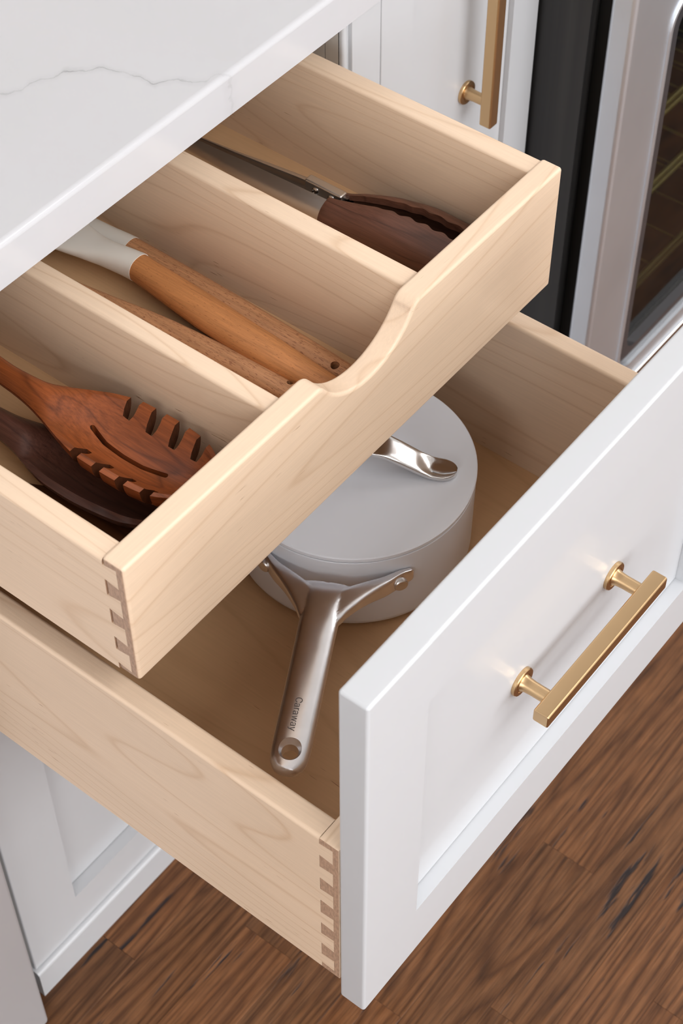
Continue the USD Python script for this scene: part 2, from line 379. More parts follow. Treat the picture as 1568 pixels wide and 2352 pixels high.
def floor_mat():
    N = {'g': ('geometry', {}), 'oi': ('object_info', {}), 'sh': ('math', dict(math_type='multiply', value2=31.7)), 'cv': ('combine_xyz', {}), 'add': ('vector_math', dict(math_type='add')),
         'm1': ('mapping', dict(scale=(1.1, 18, 18))), 'n1': ('noise_texture', dict(scale=1.0, detail=1.0, roughness=.4)),
         'mk': ('math', dict(math_type='multiply', value2=30)), 'fr': ('math', dict(math_type='pingpong', value2=1.0)),
         'rl': ('rgb_ramp', dict(ramp=[(0, (.082, .034, .0135)), (.3, (.122, .052, .0205)), (.6, (.150, .066, .027)), (1, (.162, .074, .032))])),
         'm2': ('mapping', dict(scale=(12, 360, 360))), 'n2': ('noise_texture', dict(scale=1.0, detail=4.0, roughness=.65)),
         'r2': ('rgb_ramp', dict(ramp=[(.30, (.50, .47, .45)), (.50, (.98, .98, .98)), (.75, (1.3, 1.27, 1.24))])),
         'x1': ('mix', {'mix_type': 'multiply', 'fac': 1.0}),
         'm3': ('mapping', dict(scale=(6, 62, 62), location=(4, 2, 1))), 'n3': ('noise_texture', dict(scale=1.0, detail=4.0, roughness=.6)),
         'r3': ('rgb_ramp', dict(ramp=[(.615, (0,)*3), (.66, (.94,)*3)])),
         'x2': ('mix', {'color2': (.012, .010, .012)}),
         'm5': ('mapping', dict(scale=(34, 95, 95), location=(1, 7, 1))), 'n5': ('noise_texture', dict(scale=1.0, detail=4.0)),
         'r5': ('rgb_ramp', dict(ramp=[(.35, (.66, .63, .60)), (.6, (1.05, 1.03, 1.0))])), 'x5': ('mix', {'mix_type': 'multiply', 'fac': .6}),
         'n4': ('noise_texture', dict(scale=14.0, detail=5.0)), 'r4': ('rgb_ramp', dict(ramp=[(.35, (.38,)*3), (.7, (.60,)*3)])),
         'tn': ('rgb_ramp', dict(ramp=[(0, (.72, .70, .70)), (.5, (1.0, .98, .95)), (1, (1.2, 1.12, 1.05))])), 'x3': ('mix', {'mix_type': 'multiply', 'fac': 1.0}),
         'b': ('bump', dict(strength=.45, distance=.0012)), 'bs': ('math', dict(math_type='subtract')),
         'p': ('principled_bsdf', dict(specular_ior_level=.30))}
    L = [('oi.random', 'sh.value1'), ('sh.value', 'cv.x'), ('sh.value', 'cv.y'), ('g.position', 'add.vector1'), ('cv.vector', 'add.vector2'),
         ('add.vector', 'm1.vector'), ('m1.vector', 'n1.vector'), ('n1.fac', 'mk.value1'), ('mk.value', 'fr.value1'), ('fr.value', 'rl.fac'),
         ('add.vector', 'm2.vector'), ('m2.vector', 'n2.vector'), ('n2.fac', 'r2.fac'), ('rl.color', 'x1.color1'), ('r2.color', 'x1.color2'),
         ('add.vector', 'm3.vector'), ('m3.vector', 'n3.vector'), ('n3.fac', 'r3.fac'),
         ('add.vector', 'm5.vector'), ('m5.vector', 'n5.vector'), ('n5.fac', 'r5.fac'), ('x1.color', 'x5.color1'), ('r5.color', 'x5.color2'),
         ('x5.color', 'x2.color1'), ('r3.color', 'x2.fac'),
         ('oi.random', 'tn.fac'), ('x2.color', 'x3.color1'), ('tn.color', 'x3.color2'), ('x3.color', 'p.base_color'),
         ('g.position', 'n4.vector'), ('n4.fac', 'r4.fac'), ('r4.color', 'p.roughness'),
         ('n2.fac', 'bs.value1'), ('r3.color', 'bs.value2'), ('bs.value', 'b.height'), ('b.normal', 'p.normal')]
    return mat('stained_oak_floor', N, L)


FLOORM = floor_mat()

# ---------------------------------------------------------------- the setting
XL, XR, YF_ROOM, YB = -2.6, 2.9, -3.45, .83
floor = obj('floor', bx(XL, XR, YF_ROOM, YB, FLOOR-.06, FLOOR-.012), BLACK, kind='structure')
PW = .0566
rows = []
k = 0
y = .097*.993 + .0006
seam0 = y + 2*PW
for i in range(24):
    y1 = seam0 - i*PW; y0 = y1 - PW
    xs = XL + rnd.uniform(.1, .8)
    cuts = [-0.62 + rnd.uniform(-.1, .1)]
    while cuts[-1] < 1.35:
        cuts.append(cuts[-1] + rnd.uniform(.42, .95))
    if abs((y0+y1)/2 + .102) < .02:
        cuts = [-.55, .409, 1.05, 1.6]
    for a, b in zip(cuts[:-1], cuts[1:]):
        g = .0001
        c = .0003
        pl = Manifold.batch_hull([bx(a+g, b-g, y0+g, y1-g, FLOOR-.012, FLOOR-c), bx(a+g+c, b-g-c, y0+g+c, y1-g-c, FLOOR-.006, FLOOR - rnd.uniform(0, .0003))])
        obj('plank', pl, FLOORM, floor, smooth=False)
# floorboards away from the picture, joined
far = []
for (a, b, c, d) in ((XL, XR, YF_ROOM, seam0-24*PW), (XL, -.78, seam0-24*PW, YB), (2.35, XR, seam0-24*PW, YB)):
    n = int((d-c)/PW)+1
    for i in range(n):
        far.append(bx(a, b, c+i*PW+.0005, min(d, c+(i+1)*PW)-.0005, FLOOR-.012, FLOOR))
far_m = far[0]
obj('plank_field', Manifold.compose(far), FLOORM, floor, smooth=False, kind='stuff')
obj('wall_back', bx(XL, XR, YB, YB+.1, FLOOR, CEIL), WALL, kind='structure')
obj('wall_front', bx(XL, XR, YF_ROOM-.1, YF_ROOM, FLOOR, CEIL), WALL, kind='structure')
obj('wall_right', bx(XR, XR+.1, YF_ROOM, YB, FLOOR, CEIL), WALL, kind='structure')
obj('wall_left', bx(XL-.1, XL, YF_ROOM, YB, FLOOR, CEIL), WALL, kind='structure')
obj('ceiling', bx(XL, XR, YF_ROOM, YB, CEIL, CEIL+.1), WALL, kind='structure')

# ---------------------------------------------------------------- countertop
YC, CZ0, CZ1 = .170, .0416, .0735
ct = thing('countertop', 'white quartz countertop with a thin grey vein, over the open drawers', 'countertop', (.05, .5, CZ0))
prof = rounded(Polygon([(YC, CZ0), (YB, CZ0), (YB, CZ1), (YC, CZ1)]), 0)
pts = [(YC+.0006, CZ0), (YB-.002, CZ0), (YB-.002, CZ1)]
r = .0042
pts += [(YC+r-r*math.sin(a), CZ1-r+r*math.cos(a)) for a in np.linspace(0, math.pi/2, 9)]
pts += [(YC, CZ0+.0006)]
obj('slab', slab(Polygon(pts), -.64, .7105, frame='yz'), QUARTZ, ct)


# ---------------------------------------------------------------- shaker fronts
def shaker(parent, x0, x1, z0, z1, y, th, sw, rw, rec, top_r=.0018, names=('stile', 'rail', 'front_panel'), label=None):
    outer = rbx(x0, x1, y, y+th, z0, z1, top_r, 16)
    inner = bx(x0+sw, x1-sw, y-.01, y+th+.01, z0+rw, z1-rw)
    fr = outer - inner
    obj(names[0], fr ^ bx(x0-1, x0+sw, -9, 9, -9, 9), PAINT, parent)
    obj(names[0], fr ^ bx(x1-sw, x1+1, -9, 9, -9, 9), PAINT, parent)
    mid = fr ^ bx(x0+sw, x1-sw, -9, 9, -9, 9)
    obj(names[1], mid ^ bx(-9, 9, -9, 9, z1-rw-.001, 9), PAINT, parent)
    obj(names[1], mid ^ bx(-9, 9, -9, 9, -9, z0+rw+.001), PAINT, parent)
    g = .0003
    obj(names[2], bx(x0+sw+g, x1-sw-g, y+rec, y+th-.002, z0+rw+.0011, z1-rw-g), PAINT, parent)


def bar_pull(parent, c0, c1, ypanel, ybar, b0, b1, along):
    """Square bar pull: the bar is the part, its posts and roses the sub-parts. c0, c1: rose centres (along-axis), b0, b1: bar ends."""
    (a0, q), (a1, _) = c0, c1
    h = .0056
    pr = rounded(sbox(-h, -h, h, h), .0016)
    c = np.array(pr.exterior.coords)[:-1]
    # slightly crowned faces
    bar = slab(Polygon(c), b0, b1, .0009, 3, frame='yz')
    if along == 'x':
        bar = bar.translate((0, ybar, q))
    else:
        bar = slab(Polygon(c), b0, b1, .0009, 3, frame='xy').translate((q, ybar, 0))
    hd = obj('handle', bar, BRASS, parent, label='brass bar handle')
    for a in (a0, a1):
        p = np.array([a, ypanel, q]) if along == 'x' else np.array([q, ypanel, a])
        L = ypanel - ybar
        prof = [(0, 0), (.0100, 0), (.0103, .0008), (.0103, .0024), (.0098, .0030), (.0072, .0031), (.0070, .0026), (0, .0026)]
        obj('rose', lathe(prof, p, (0, -1, 0)), BRASS, hd)
        prof = [(0, .0020), (.0062, .0024), (.0056, .0036), (.0050, .0060), (.0047, .010), (.0047, L-.004), (0, L-.004)]
        obj('post', lathe(prof, p, (0, -1, 0)), BRASS, hd)
    return hd


T = .0159
# ---------------------------------------------------------------- the cabinet the drawers belong to
YF = .200
cab = thing('base_cabinet', 'white drawer base cabinet whose tray and deep drawer stand pulled out, closed drawer front below', 'cabinet', (.22, .49, FLOOR))
obj('side_panel', bx(-.0175, -.0040, YF+.018, .80, FLOOR+.02, CZ0), PAINT_IN, cab)
obj('side_panel', bx(.4490, .4570, .2178, .80, FLOOR+.02, CZ0), PAINT_IN, cab)
obj('side_panel', bx(.4490, .4546, YF+.0045, .2170, -.36, CZ0), PAINT_IN, cab)
obj('back_panel', bx(-.0040, .4490, .79, .80, FLOOR+.02, CZ0), PAINT_IN, cab)
obj('bottom_panel', bx(-.0040, .4490, YF+.02, .79, -.748, -.735), PAINT_IN, cab)
obj('frame_bead', rbx(.4490, .4546, YF+.0005, YF+.0075, -.736, CZ0-.0005, .0024, 16), PAINT, cab)
obj('frame_stile', rbx(.4586, .4924, YF, YF+.0175, -.736, CZ0-.0005, .0008), PAINT, cab)
obj('frame_filler', bx(.4546, .4588, YF+.0035, YF+.0175, -.736, CZ0-.0005), PAINT, cab)
obj('frame_rail', rbx(-.0010, .4490, YF+.0005, YF+.0175, .0235, CZ0-.0005, .0012), PAINT, cab)
obj('frame_rail', rbx(-.0010, .4490, YF+.0005, YF+.0175, -.3735, -.3310, .0012), PAINT, cab)
shaker(cab, .0005, .4475, -.7360, -.3790, YF, .0195, .0590, .0495, .0115, names=('drawer_front_stile', 'drawer_front_rail', 'drawer_front_panel'))
tp = [(YF-.0052, FLOOR), (YF+.03, FLOOR), (YF+.03, -.7365), (YF, -.7365)] + [(YF-.0052+.004-.004*math.sin(a), -.7365-.004+.004*math.cos(a)) for a in np.linspace(0, math.pi/2, 6)]
obj('base_moulding', slab(Polygon(tp), -.0012, .4930, frame='yz'), PAINT, cab)

# narrow pull-out beside it
pc = thing('pull_out_cabinet', 'narrow white pull-out cabinet with a tall brass bar handle, beside the range', 'cabinet', (.602, .5, FLOOR))
PX0, PX1 = .4936, .7105
obj('carcass', bx(PX0+.001, PX1-.001, YF+.020, .80, FLOOR+.02, CZ0-.0005), PAINT, pc)
shaker(pc, PX0, PX1, -.7360, CZ0-.0012, YF, .0195, .0388, .0388, .0048, top_r=.0014)
obj('base_moulding', slab(Polygon(tp), .4936, .7105, frame='yz'), PAINT, pc)
bar_pull(pc, (-.1475, .6150), (-.0459, .6150), YF+.0048, .1805, -.1685, -.0249, 'z')

# ---------------------------------------------------------------- dishwasher
dw = thing('dishwasher', 'satin steel dishwasher at the lower left edge, its door standing slightly proud', 'dishwasher', (-.32, .48, FLOOR))
obj('door', rbx(-.6150, -.0187, .1700, .1960, FLOOR+.012, .030, .0040, 20), DISH_STEEL, dw)
obj('tub', bx(-.6120, -.0200, .197, .80, FLOOR+.001, .036), RANGE_SIDE, dw)

# ---------------------------------------------------------------- range
RX0, RX1 = .7135, 1.4755
rg = thing('range', 'stainless steel range with a black side panel and a dark glass oven door', 'oven', (1.09, .47, FLOOR))
obj('side_panel', bx(RX0, RX0+.012, .1520, .80, FLOOR+.002, .070), RANGE_SIDE, rg)
obj('side_panel', bx(RX1-.012, RX1, .1520, .80, FLOOR+.002, .070), RANGE_SIDE, rg)
body = bx(RX0+.012, RX1-.012, .1560, .80, FLOOR+.03, .068) - bx(RX0+.07, RX1-.07, .10, .70, -.70, -.09)
obj('oven_body', body, CAVITY, rg)
obj('cooktop', rbx(RX0, RX1, .1300, .80, .0705, .0850, .004), RANGE_STEEL, rg)
obj('gasket', bx(RX0+.018, RX1-.018, .1370, .1559, -.745, .02) - bx(RX0+.06, RX1-.06, .1, .2, -.70, -.10), BLACK, rg)
obj('control_panel', rbx(RX0, RX1, .1120, .1360, .0100, .0700, .004), RANGE_STEEL, rg)
obj('lower_drawer', rbx(RX0, RX1, .1120, .1500, FLOOR+.035, -.6350, .004), RANGE_STEEL, rg)
DZ0, DZ1 = -.6300, .0040
WX0, WX1, WZ0, WZ1 = .7790, 1.410, -.5560, -.1130
door = rbx(RX0, RX1, .1120, .1360, DZ0, DZ1, .0050, 24)
hole = rounded(sbox(WX0, WZ0, WX1, WZ1), .030)
door = door - slab(hole, .09, .15)
dr = obj('oven_door', door, RANGE_STEEL, rg)
# raised lip and the sloping reveal down to the glass
o2, i2 = hole.buffer(.0022, quad_segs=8), hole.buffer(-.0018, quad_segs=8)
obj('window_lip', slab(Polygon(o2.exterior.coords), .1098, .1150, .0012, 3) - slab(Polygon(i2.exterior.coords), .09, .15), RANGE_STEEL, dr)
def ringpts(poly, n=160):
    L = poly.exterior.length
    return np.array([poly.exterior.interpolate(L*k/n).coords[0] for k in range(n)])
ra = ringpts(hole)
cxy = np.array([(WX0+WX1)/2, (WZ0+WZ1)/2])
inn = rounded(sbox(WX0+.019, WZ0+.019, WX1-.019, WZ1-.019), .02)
rb = np.array([inn.exterior.interpolate(inn.exterior.project(Point(*p))).coords[0] for p in ra])
n = len(ra)
V = np.vstack([np.column_stack([ra[:, 0], np.full(n, .1138), ra[:, 1]]), np.column_stack([rb[:, 0], np.full(n, .1138), rb[:, 1]]),
               np.column_stack([rb[:, 0], np.full(n, .1235), rb[:, 1]]), np.column_stack([ra[:, 0], np.full(n, .1235), ra[:, 1]])])
Fc = []
for q in range(4):
    for j in range(n):
        a, b = q*n+j, q*n+(j+1) % n; c, d = ((q+1) % 4)*n+(j+1) % n, ((q+1) % 4)*n+j
        Fc += [(a, b, c), (a, c, d)]
tt = trimesh.Trimesh(V, np.array(Fc), process=False)
if tt.volume < 0:
    tt.invert()
obj('window_border', tt, plain('dark_glass_border', (.045, .042, .045), .12), dr)
obj('window_glass', bx(WX0+.010, WX1-.010, .1236, .1266, WZ0+.010, WZ1-.010), GLASS, dr)
obj('bottom_trim', rbx(RX0+.0, RX1-.0, .1085, .1125, -.5925, -.5790, .0018), STEEL, dr)
for zz, lab in ((-.380, 'upper wire oven rack behind the dark glass door'), (-.482, 'middle wire oven rack behind the dark glass door'), (-.620, 'lowest wire oven rack behind the dark glass door')):
    rk = thing('oven_rack', lab, 'oven rack', (1.09, .4, zz))
    x0, x1 = RX0+.075, RX1-.075
    for q, dz in enumerate((.0055, -.0055)):
        obj('front_rail', cyl((x0, .200, zz+dz), (x1, .200, zz+dz), .0030, seg=10), RACK, rk)
    obj('back_rail', cyl((x0, .640, zz), (x1, .640, zz), .0030, seg=10), RACK, rk)
    for x in np.linspace(x0+.004, x1-.004, 12):
        obj('wire', cyl((x, .2, zz), (x, .64, zz),   .0012, seg=6), RACK, rk)


# ---------------------------------------------------------------- dovetailed boxes
def tails(x0, x1, yj, yl, spec, g=0.0):
    out = []
    for zc, wj, wl in spec:
        p = Polygon([(yj+.004, zc-wj/2+g), (yj, zc-wj/2+g), (yl+g, zc-wl/2+g), (yl+g, zc+wl/2-g), (yj, zc+wj/2-g), (yj+.004, zc+wj/2-g)])
        out.append(slab(p, x0, x1, frame='yz'))
    return out


def side_board(x0, x1, y0, y1, z0, z1, r):
    c = [(x0, z0), (x1, z0)]
    c += [(x1-r+r*math.cos(a), z1-r+r*math.sin(a)) for a in np.linspace(0, math.pi/2, 6)]
    c += [(x0+r-r*math.sin(a), z1-r+r*math.cos(a)) for a in np.linspace(0, math.pi/2, 6)]
    return slab(Polygon(c), y0, y1, frame='xz')


# --- roll-out tray
WT, HT = .4257, .1042
TY1 = .52
tray = thing('roll_out_tray', 'pale maple roll-out tray with a scooped front and two dividers, pulled out under the countertop', 'drawer', (WT/2, TY1/2, -HT))
tspec = [(-.0132, 13.0e-3, 16.4e-3), (-.0400, 13.0e-3, 16.4e-3), (-.0664, 13.0e-3, 16.2e-3), (-.0918, 13.4e-3, 16.4e-3)]
cx, hw, dp = .2184, .0455, .0283
Rr = (hw*hw+dp*dp)/(2*dp)
arc = [(cx+Rr*math.sin(a), -dp+Rr-Rr*math.cos(a)) for a in np.linspace(-math.asin(hw/Rr), math.asin(hw/Rr), 111)]
scoop = Polygon([(cx-hw, .02)]+arc+[(cx+hw, .02)])
fp = sbox(0, -HT, WT, 0).difference(scoop)
fp = fp.buffer(-.010, quad_segs=16).buffer(.010, quad_segs=16).union(sbox(0, -HT, .05, 0)).union(sbox(WT-.05, -HT, WT, 0)).union(sbox(0, -HT, WT, -.06))
fp = fp.buffer(-.0026, quad_segs=9).buffer(.0026, quad_segs=9)
fp = Polygon(fp.exterior.coords).simplify(.000008)
front = slab(fp, 0, T, .0024, 9)
cut = tails(-.001, T, T, .0057, tspec) + tails(WT-T, WT+.001, T, .0057, tspec)
fb = front
for c in cut:
    fb = fb - c
obj('front_board', fb, W_TRAY_X, tray, smooth=False)
for x0, x1 in ((0, T), (WT-T, WT)):
    b = side_board(x0, x1, T+.0002, TY1, -HT, -.0021, .0026)
    for c in tails(x0, x1, T, .0057, tspec, .00007):
        b = b + (c ^ bx(-1, 1, -1, T+.0002, -1, 1))
    obj('side_board', b, W_TRAY_Y, tray)
obj('back_board', bx(T, WT-T, TY1-T, TY1, -HT, -.0021), W_TRAY_X, tray)
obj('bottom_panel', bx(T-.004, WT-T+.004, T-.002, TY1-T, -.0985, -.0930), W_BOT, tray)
for x0, x1 in ((.1402, .1543), (.2750, .2908)):
    obj('divider', side_board(x0, x1, T+.0002, TY1-T, -.0930, -.0040, .0026), W_DIV, tray)

# --- deep pot drawer
YD, TF = -.1657, .0195
YBX = YD+TF
ZB0, ZB1 = -.3034, -.1420
TB = .0139
DW = .4257
pot = thing('pot_drawer', 'deep maple drawer with a white shaker front and brass handle, pulled fully open', 'drawer', (DW/2, 0, ZB0))
bspec = [(-.1548, 13.2e-3, 15.2e-3), (-.18145, 13.4e-3, 15.2e-3), (-.20865, 13.6e-3, 15.4e-3), (-.2377, 13.4e-3, 15.4e-3), (-.2650, 13.3e-3, 15.2e-3), (-.2918, 11.4e-3, 13e-3)]
fr = side_board(0, 1, 0, 1, ZB0, ZB1, .002)
q = [(YBX, ZB0), (YBX+TB, ZB0)] + [(YBX+TB-.0005+.0005*math.cos(a), ZB1-.0005+.0005*math.sin(a)) for a in np.linspace(0, math.pi/2, 5)] + [(YBX, ZB1)]
fb = slab(Polygon(q), 0, DW, frame='yz')
for c in tails(-.001, T, YBX+TB, YBX+.0042, bspec) + tails(DW-T, DW+.001, YBX+TB, YBX+.0042, bspec):
    fb = fb - c
obj('front_board', fb, W_BOX_X, pot)
for x0, x1 in ((0, T), (DW-T, DW)):
    b = side_board(x0, x1, YBX+TB+.0002, .36, ZB0, ZB1, .0026)
    for c in tails(x0, x1, YBX+TB, YBX+.0042, bspec, .00007):
        b = b + (c ^ bx(-1, 1, -1, YBX+TB+.0002, -1, 1))
    obj('side_board', b, W_BOX_Y, pot)
obj('back_board', bx(T, DW-T, .36-T, .36, ZB0, ZB1), W_BOX_X, pot)
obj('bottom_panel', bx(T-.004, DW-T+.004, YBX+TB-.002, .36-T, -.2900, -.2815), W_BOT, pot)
shaker(pot, 0, .4350, -.3267, .0186, YD, TF, .0536, .0560, .0100, top_r=.0022)
bar_pull(pot, (.1690, -.1575), (.2735, -.1575), YD+.0100, -.1815, .1530, .2895, 'x')

# ---------------------------------------------------------------- saucepan and lid
PC = np.array([.2781, .0589]); ZBASE = -.2813; RP = .0886; ZL = -.2009
pan = thing('saucepan', 'matte grey lidded saucepan with a polished steel Y-shaped handle, standing in the deep drawer', 'saucepan', (PC[0], PC[1], ZBASE))
zr = ZL-.0052
pr = [(0, 0), (RP-.010, 0)] + [(RP-.0095+.0085*math.sin(a), .0095-.0095*math.cos(a)) for a in np.linspace(0, math.pi/2, 9)]
H = zr-ZBASE
pr += [(RP-.0004, H-.0006), (RP-.0010, H), (RP-.0030, H), (RP-.0034, H-.001), (RP-.0044, .012), (RP-.012, .004), (0, .004)]
obj('body', lathe(pr, (PC[0], PC[1], ZBASE), (0, 0, 1), 128), GREY_CERAMIC, pan)
RL = .0885
pl = [(0, .0002), (RL-.0034, .0002), (RL-.0034, .0013), (RL-.0004, .0013), (RL, .0017), (RL, ZL-zr-.0008), (RL-.0008, ZL-zr), (0, ZL-zr)]
lid = obj('lid', lathe(pl, (PC[0], PC[1], zr), (0, 0, 1), 128), GREY_CERAMIC, pan, label='flat matte grey lid')

AZ = math.radians(-152.2)
ud, td = np.array([math.cos(AZ), math.sin(AZ), 0]), np.array([-math.sin(AZ), math.cos(AZ), 0])
C3 = np.array([PC[0], PC[1], 0])


def PU(u, t, z):
    return C3 + ud*u + td*t + np.array([0, 0, z])


def superring(n=40, p=3.0):
    a = np.linspace(0, 2*math.pi, n, endpoint=False)
    c, s = np.cos(a), np.sin(a)
    return np.sign(c)*np.abs(c)**(2/p), np.sign(s)*np.abs(s)**(2/p)


rc, rs = superring(44, 4.2)
# the grip
gt = [(.0990, -.0170, .0195, .0040), (.105, -.0160, .0185, .0046), (.112, -.0150, .0163, .0050), (.121, -.0143, .0143, .0052), (.131, -.0142, .0136, .0052), (.155, -.0163, .0132, .0052), (.190, -.0196, .0131, .0052), (.226, -.0230, .0131, .0052), (.2365, -.0240, .0124, .0050), (.2425, -.0245, .0101, .0046), (.2462, -.0247, .0064, .0036), (.2474, -.0248, .0026, .0020)]
ZH = -.2009
rings = []
for u in np.concatenate([np.linspace(.099, .2355, 46), np.linspace(.2370, .2474, 10)]):
    z, w, h = smooth_table(gt, u)
    top = np.where(rs > 0, 1.0, 1.0)
    gc, gs = superring(44, 2.7)
    crown = h*1.08*gs + np.where(gs > 0, -.0010*np.abs(gc)**2.2, 0)
    rings.append([PU(u, w*a, ZH+z+c) for a, c in zip(gc, crown)])
grip = man(loft(rings))
arms = []
for sgn in (-1, 1):
    rings = []
    # path of an arm: from the neck out to the wall of the pan and a little along it
    path = [(.1340, .0035, -.0158), (.1230, .0072, -.0152), (.1105, .0158, -.0164), (.1000, .0258, -.0192), (.0895, .0372, -.0226), (.0800, .0456, -.0248), (.0715, .0545, -.0258)]
    size = [(.0070, .0036), (.0096, .0046), (.0088, .0052), (.0066, .0064), (.0042, .0078), (.0028, .0078), (.0018, .0050)]
    from scipy.interpolate import PchipInterpolator
    s = np.linspace(0, 1, len(path)); P = PchipInterpolator(s, np.array(path)); S = PchipInterpolator(s, np.array(size))
    for k in np.linspace(0, 1, 30):
        u, t, z = P(k); w, h = S(k)
        du, dt, dz = P(min(k+.01, 1))-P(max(k-.01, 0)); L = math.hypot(du, dt); nu, nt = -dt/L, du/L
        rings.append([PU(u+nu*w*a, sgn*(t+nt*w*a), ZH+z+h*b) for a, b in zip(rc, rs)])
    arms.append(man(loft(rings)))
hm = grip + arms[0] + arms[1]
hm = hm - cyl((PC[0], PC[1], ZBASE), (PC[0], PC[1], ZL), RP-.0002, seg=128)
hm = hm.refine_to_length(.0016)
mm = hm.to_mesh(); tm = trimesh.Trimesh(mm.vert_properties[:, :3], mm.tri_verts, process=True)
before = np.array(tm.vertices)
trimesh.smoothing.filter_taubin(tm, lamb=.5, nu=.53, iterations=60)
moved = np.linalg.norm(tm.vertices-before, axis=1)
tm.vertices = np.where((moved > .0022)[:, None], before, tm.vertices)
hm = man(tm)
hole_c = PU(.2325, 0, ZH-.0236)
hm = hm - cyl(hole_c-np.array([0, 0, .03]), hole_c+np.array([0, 0, .03]), .0056, seg=96)
dish = lathe([(0, 0), (.0056, 0), (.0086, .0034), (.0086, .012), (0, .012)], hole_c+np.array([0, 0, .0026]), (0, 0, 1), 96)
hm = hm - dish
PAN_STEEL = plain('handle_steel', (.88, .875, .90), .27, metal=1.0, noise=.05, nscale=60)
hd = obj('handle', hm, PAN_STEEL, pan, smooth=28, label='polished steel Y-shaped handle')
for sgn in (-1, 1):
    a = AZ + sgn*math.radians(30.0)
    dv = np.array([math.cos(a), math.sin(a), 0])
    p = C3 + dv*(RP+.0060) + np.array([0, 0, ZH-.0252])
    obj('rivet', lathe([(0, 0), (.0052, 0), (.0052, .0026), (.0046, .0034), (.003, .0038), (0, .0039)], p, dv, 32), SATIN, hd)
tx = meshkit.text_mesh('Caraway', .0046, .0003)
tx.apply_translation([-tx.bounds[:, 0].mean(), -.0016, 0])
k = .0245/(tx.bounds[1, 0]-tx.bounds[0, 0])
tx.vertices *= [k, 1.0, 1]
tv = np.array(tx.vertices)
out = []
for x, y, z in tv:
    u_, t_ = .2070+x, y-.0016
    zz, w_, h_ = smooth_table(gt, u_)
    q_ = abs(t_)/w_
    out.append(PU(u_, t_, ZH+zz+1.08*h_*(1-q_**2.7)**(1/2.7)-.0010*q_**2.2-.00016+z))
# reading direction runs outwards along the handle
obj('lettering', trimesh.Trimesh(np.array(out), tx.faces, process=False), ENGRAVE, hd, smooth=False, label='engraved word Caraway')

# lid handle: an arch of flat bar whose ends spread into scooped pads
LA = math.radians(-61.0)
lu, lt = np.array([math.cos(LA), math.sin(LA), 0]), np.array([-math.sin(LA), math.cos(LA), 0])
rings = []
lt_tab = [(0, .0225, .0112), (.014, .0225, .0111), (.020, .0217, .0110), (.030, .0175, .0107), (.040, .0120, .0103), (.050, .0066, .0099), (.057, .0040, .0099), (.064, .0034, .0097), (.0695, .0034, .0080), (.0725, .0034, .0055), (.0742, .0033, .0022)]
def lid_ring(u):
    au = abs(u)
    z, w = smooth_table(lt_tab, au)
    z2, _ = smooth_table(lt_tab, min(au+.0008, .0742)); z1, _ = smooth_table(lt_tab, max(au-.0008, 0))
    sl = (z2-z1)/max(min(au+.0008, .0742)-max(au-.0008, 0), 1e-6); L = math.hypot(1, sl)
    sg = 1 if u >= 0 else -1
    nu, nz = -sl/L*sg, 1/L
    th = .0024
    pts = []
    sc = .0020*sm(min(max((au-.042)/.014, 0), 1))
    for a, b in zip(rc, rs):
        hh = th*b - (sc*(1-min(abs(a)/.86, 1)**2.0) if b > 0 else 0)
        e = C3 + lu*(u+nu*hh) + lt*(w*a) + np.array([0, 0, ZL+z-.0006+nz*hh])
        e[2] = max(e[2], ZL+.0001)
        pts.append(e)
    return pts
us = np.concatenate([-np.linspace(.0742, .066, 10), np.linspace(-.065, .065, 70), np.linspace(.066, .0742, 10)])
obj('lid_handle', loft([lid_ring(u) for u in us]), STEEL, lid, smooth=45, label='polished steel arched handle')


# ---------------------------------------------------------------- kitchen tools in the tray
def rod(tab, n=60, p=2.3, m=36):
    """tab rows: y, x, z, half width, half height, running from front to back."""
    a, b = superring(m, p)
    tab = np.array(tab, float); tab = tab[np.argsort(tab[:, 0])]
    ys = np.unique(np.concatenate([np.linspace(tab[0, 0], tab[-1, 0], n), tab[:, 0]]))
    rings = []
    for yy in ys:
        x, z, w, h = smooth_table(tab, yy)
        rings.append([(x+w*q, yy, z+h*s) for q, s in zip(a, b)])
    return loft(rings)


def xy_at(tab, yy):
    tab = np.array(tab, float); tab = tab[np.argsort(tab[:, 0])]
    return smooth_table(tab, yy)


# thick-handled spatula lying uppermost
hA = [(.0260, .2318, -.0790, .0030, .003), (.0275, .2318, -.0790, .0068, .0062), (.0320, .2319, -.0788, .0088, .0082), (.060, .2322, -.0778, .0102, .0090), (.100, .2322, -.0762, .0122, .0100), (.140, .2337, -.0747, .0124, .0100), (.180, .2362, -.0735, .0110, .0096), (.210, .2382, -.0727, .0098, .0092), (.2166, .2387, -.0725, .0097, .0092)]
sA = thing('spatula', 'thick orange-brown beech handled spatula with a white neck, uppermost in the middle bay', 'spatula', (.236, .12, -.093))
obj('handle', rod(hA), BEECH, sA, label='orange-brown beech handle')
nA = [(.2120, .2385, -.0726, .0080, .0075), (.2125, .2385, -.0726, .0101, .0096), (.2220, .2374, -.0722, .0098, .0092), (.236, .2352, -.0718, .0100, .0080), (.250, .2333, -.0715, .0118, .0064), (.265, .2325, -.0712, .0150, .0052), (.285, .2322, -.0710, .0190, .0042), (.345, .2322, -.0708, .0205, .0030), (.358, .2322, -.0708, .0170, .0024), (.362, .2322, -.0708, .006, .001)]
obj('silicone_head', rod(nA, 70), SILICONE, sA, label='white silicone neck and blade')
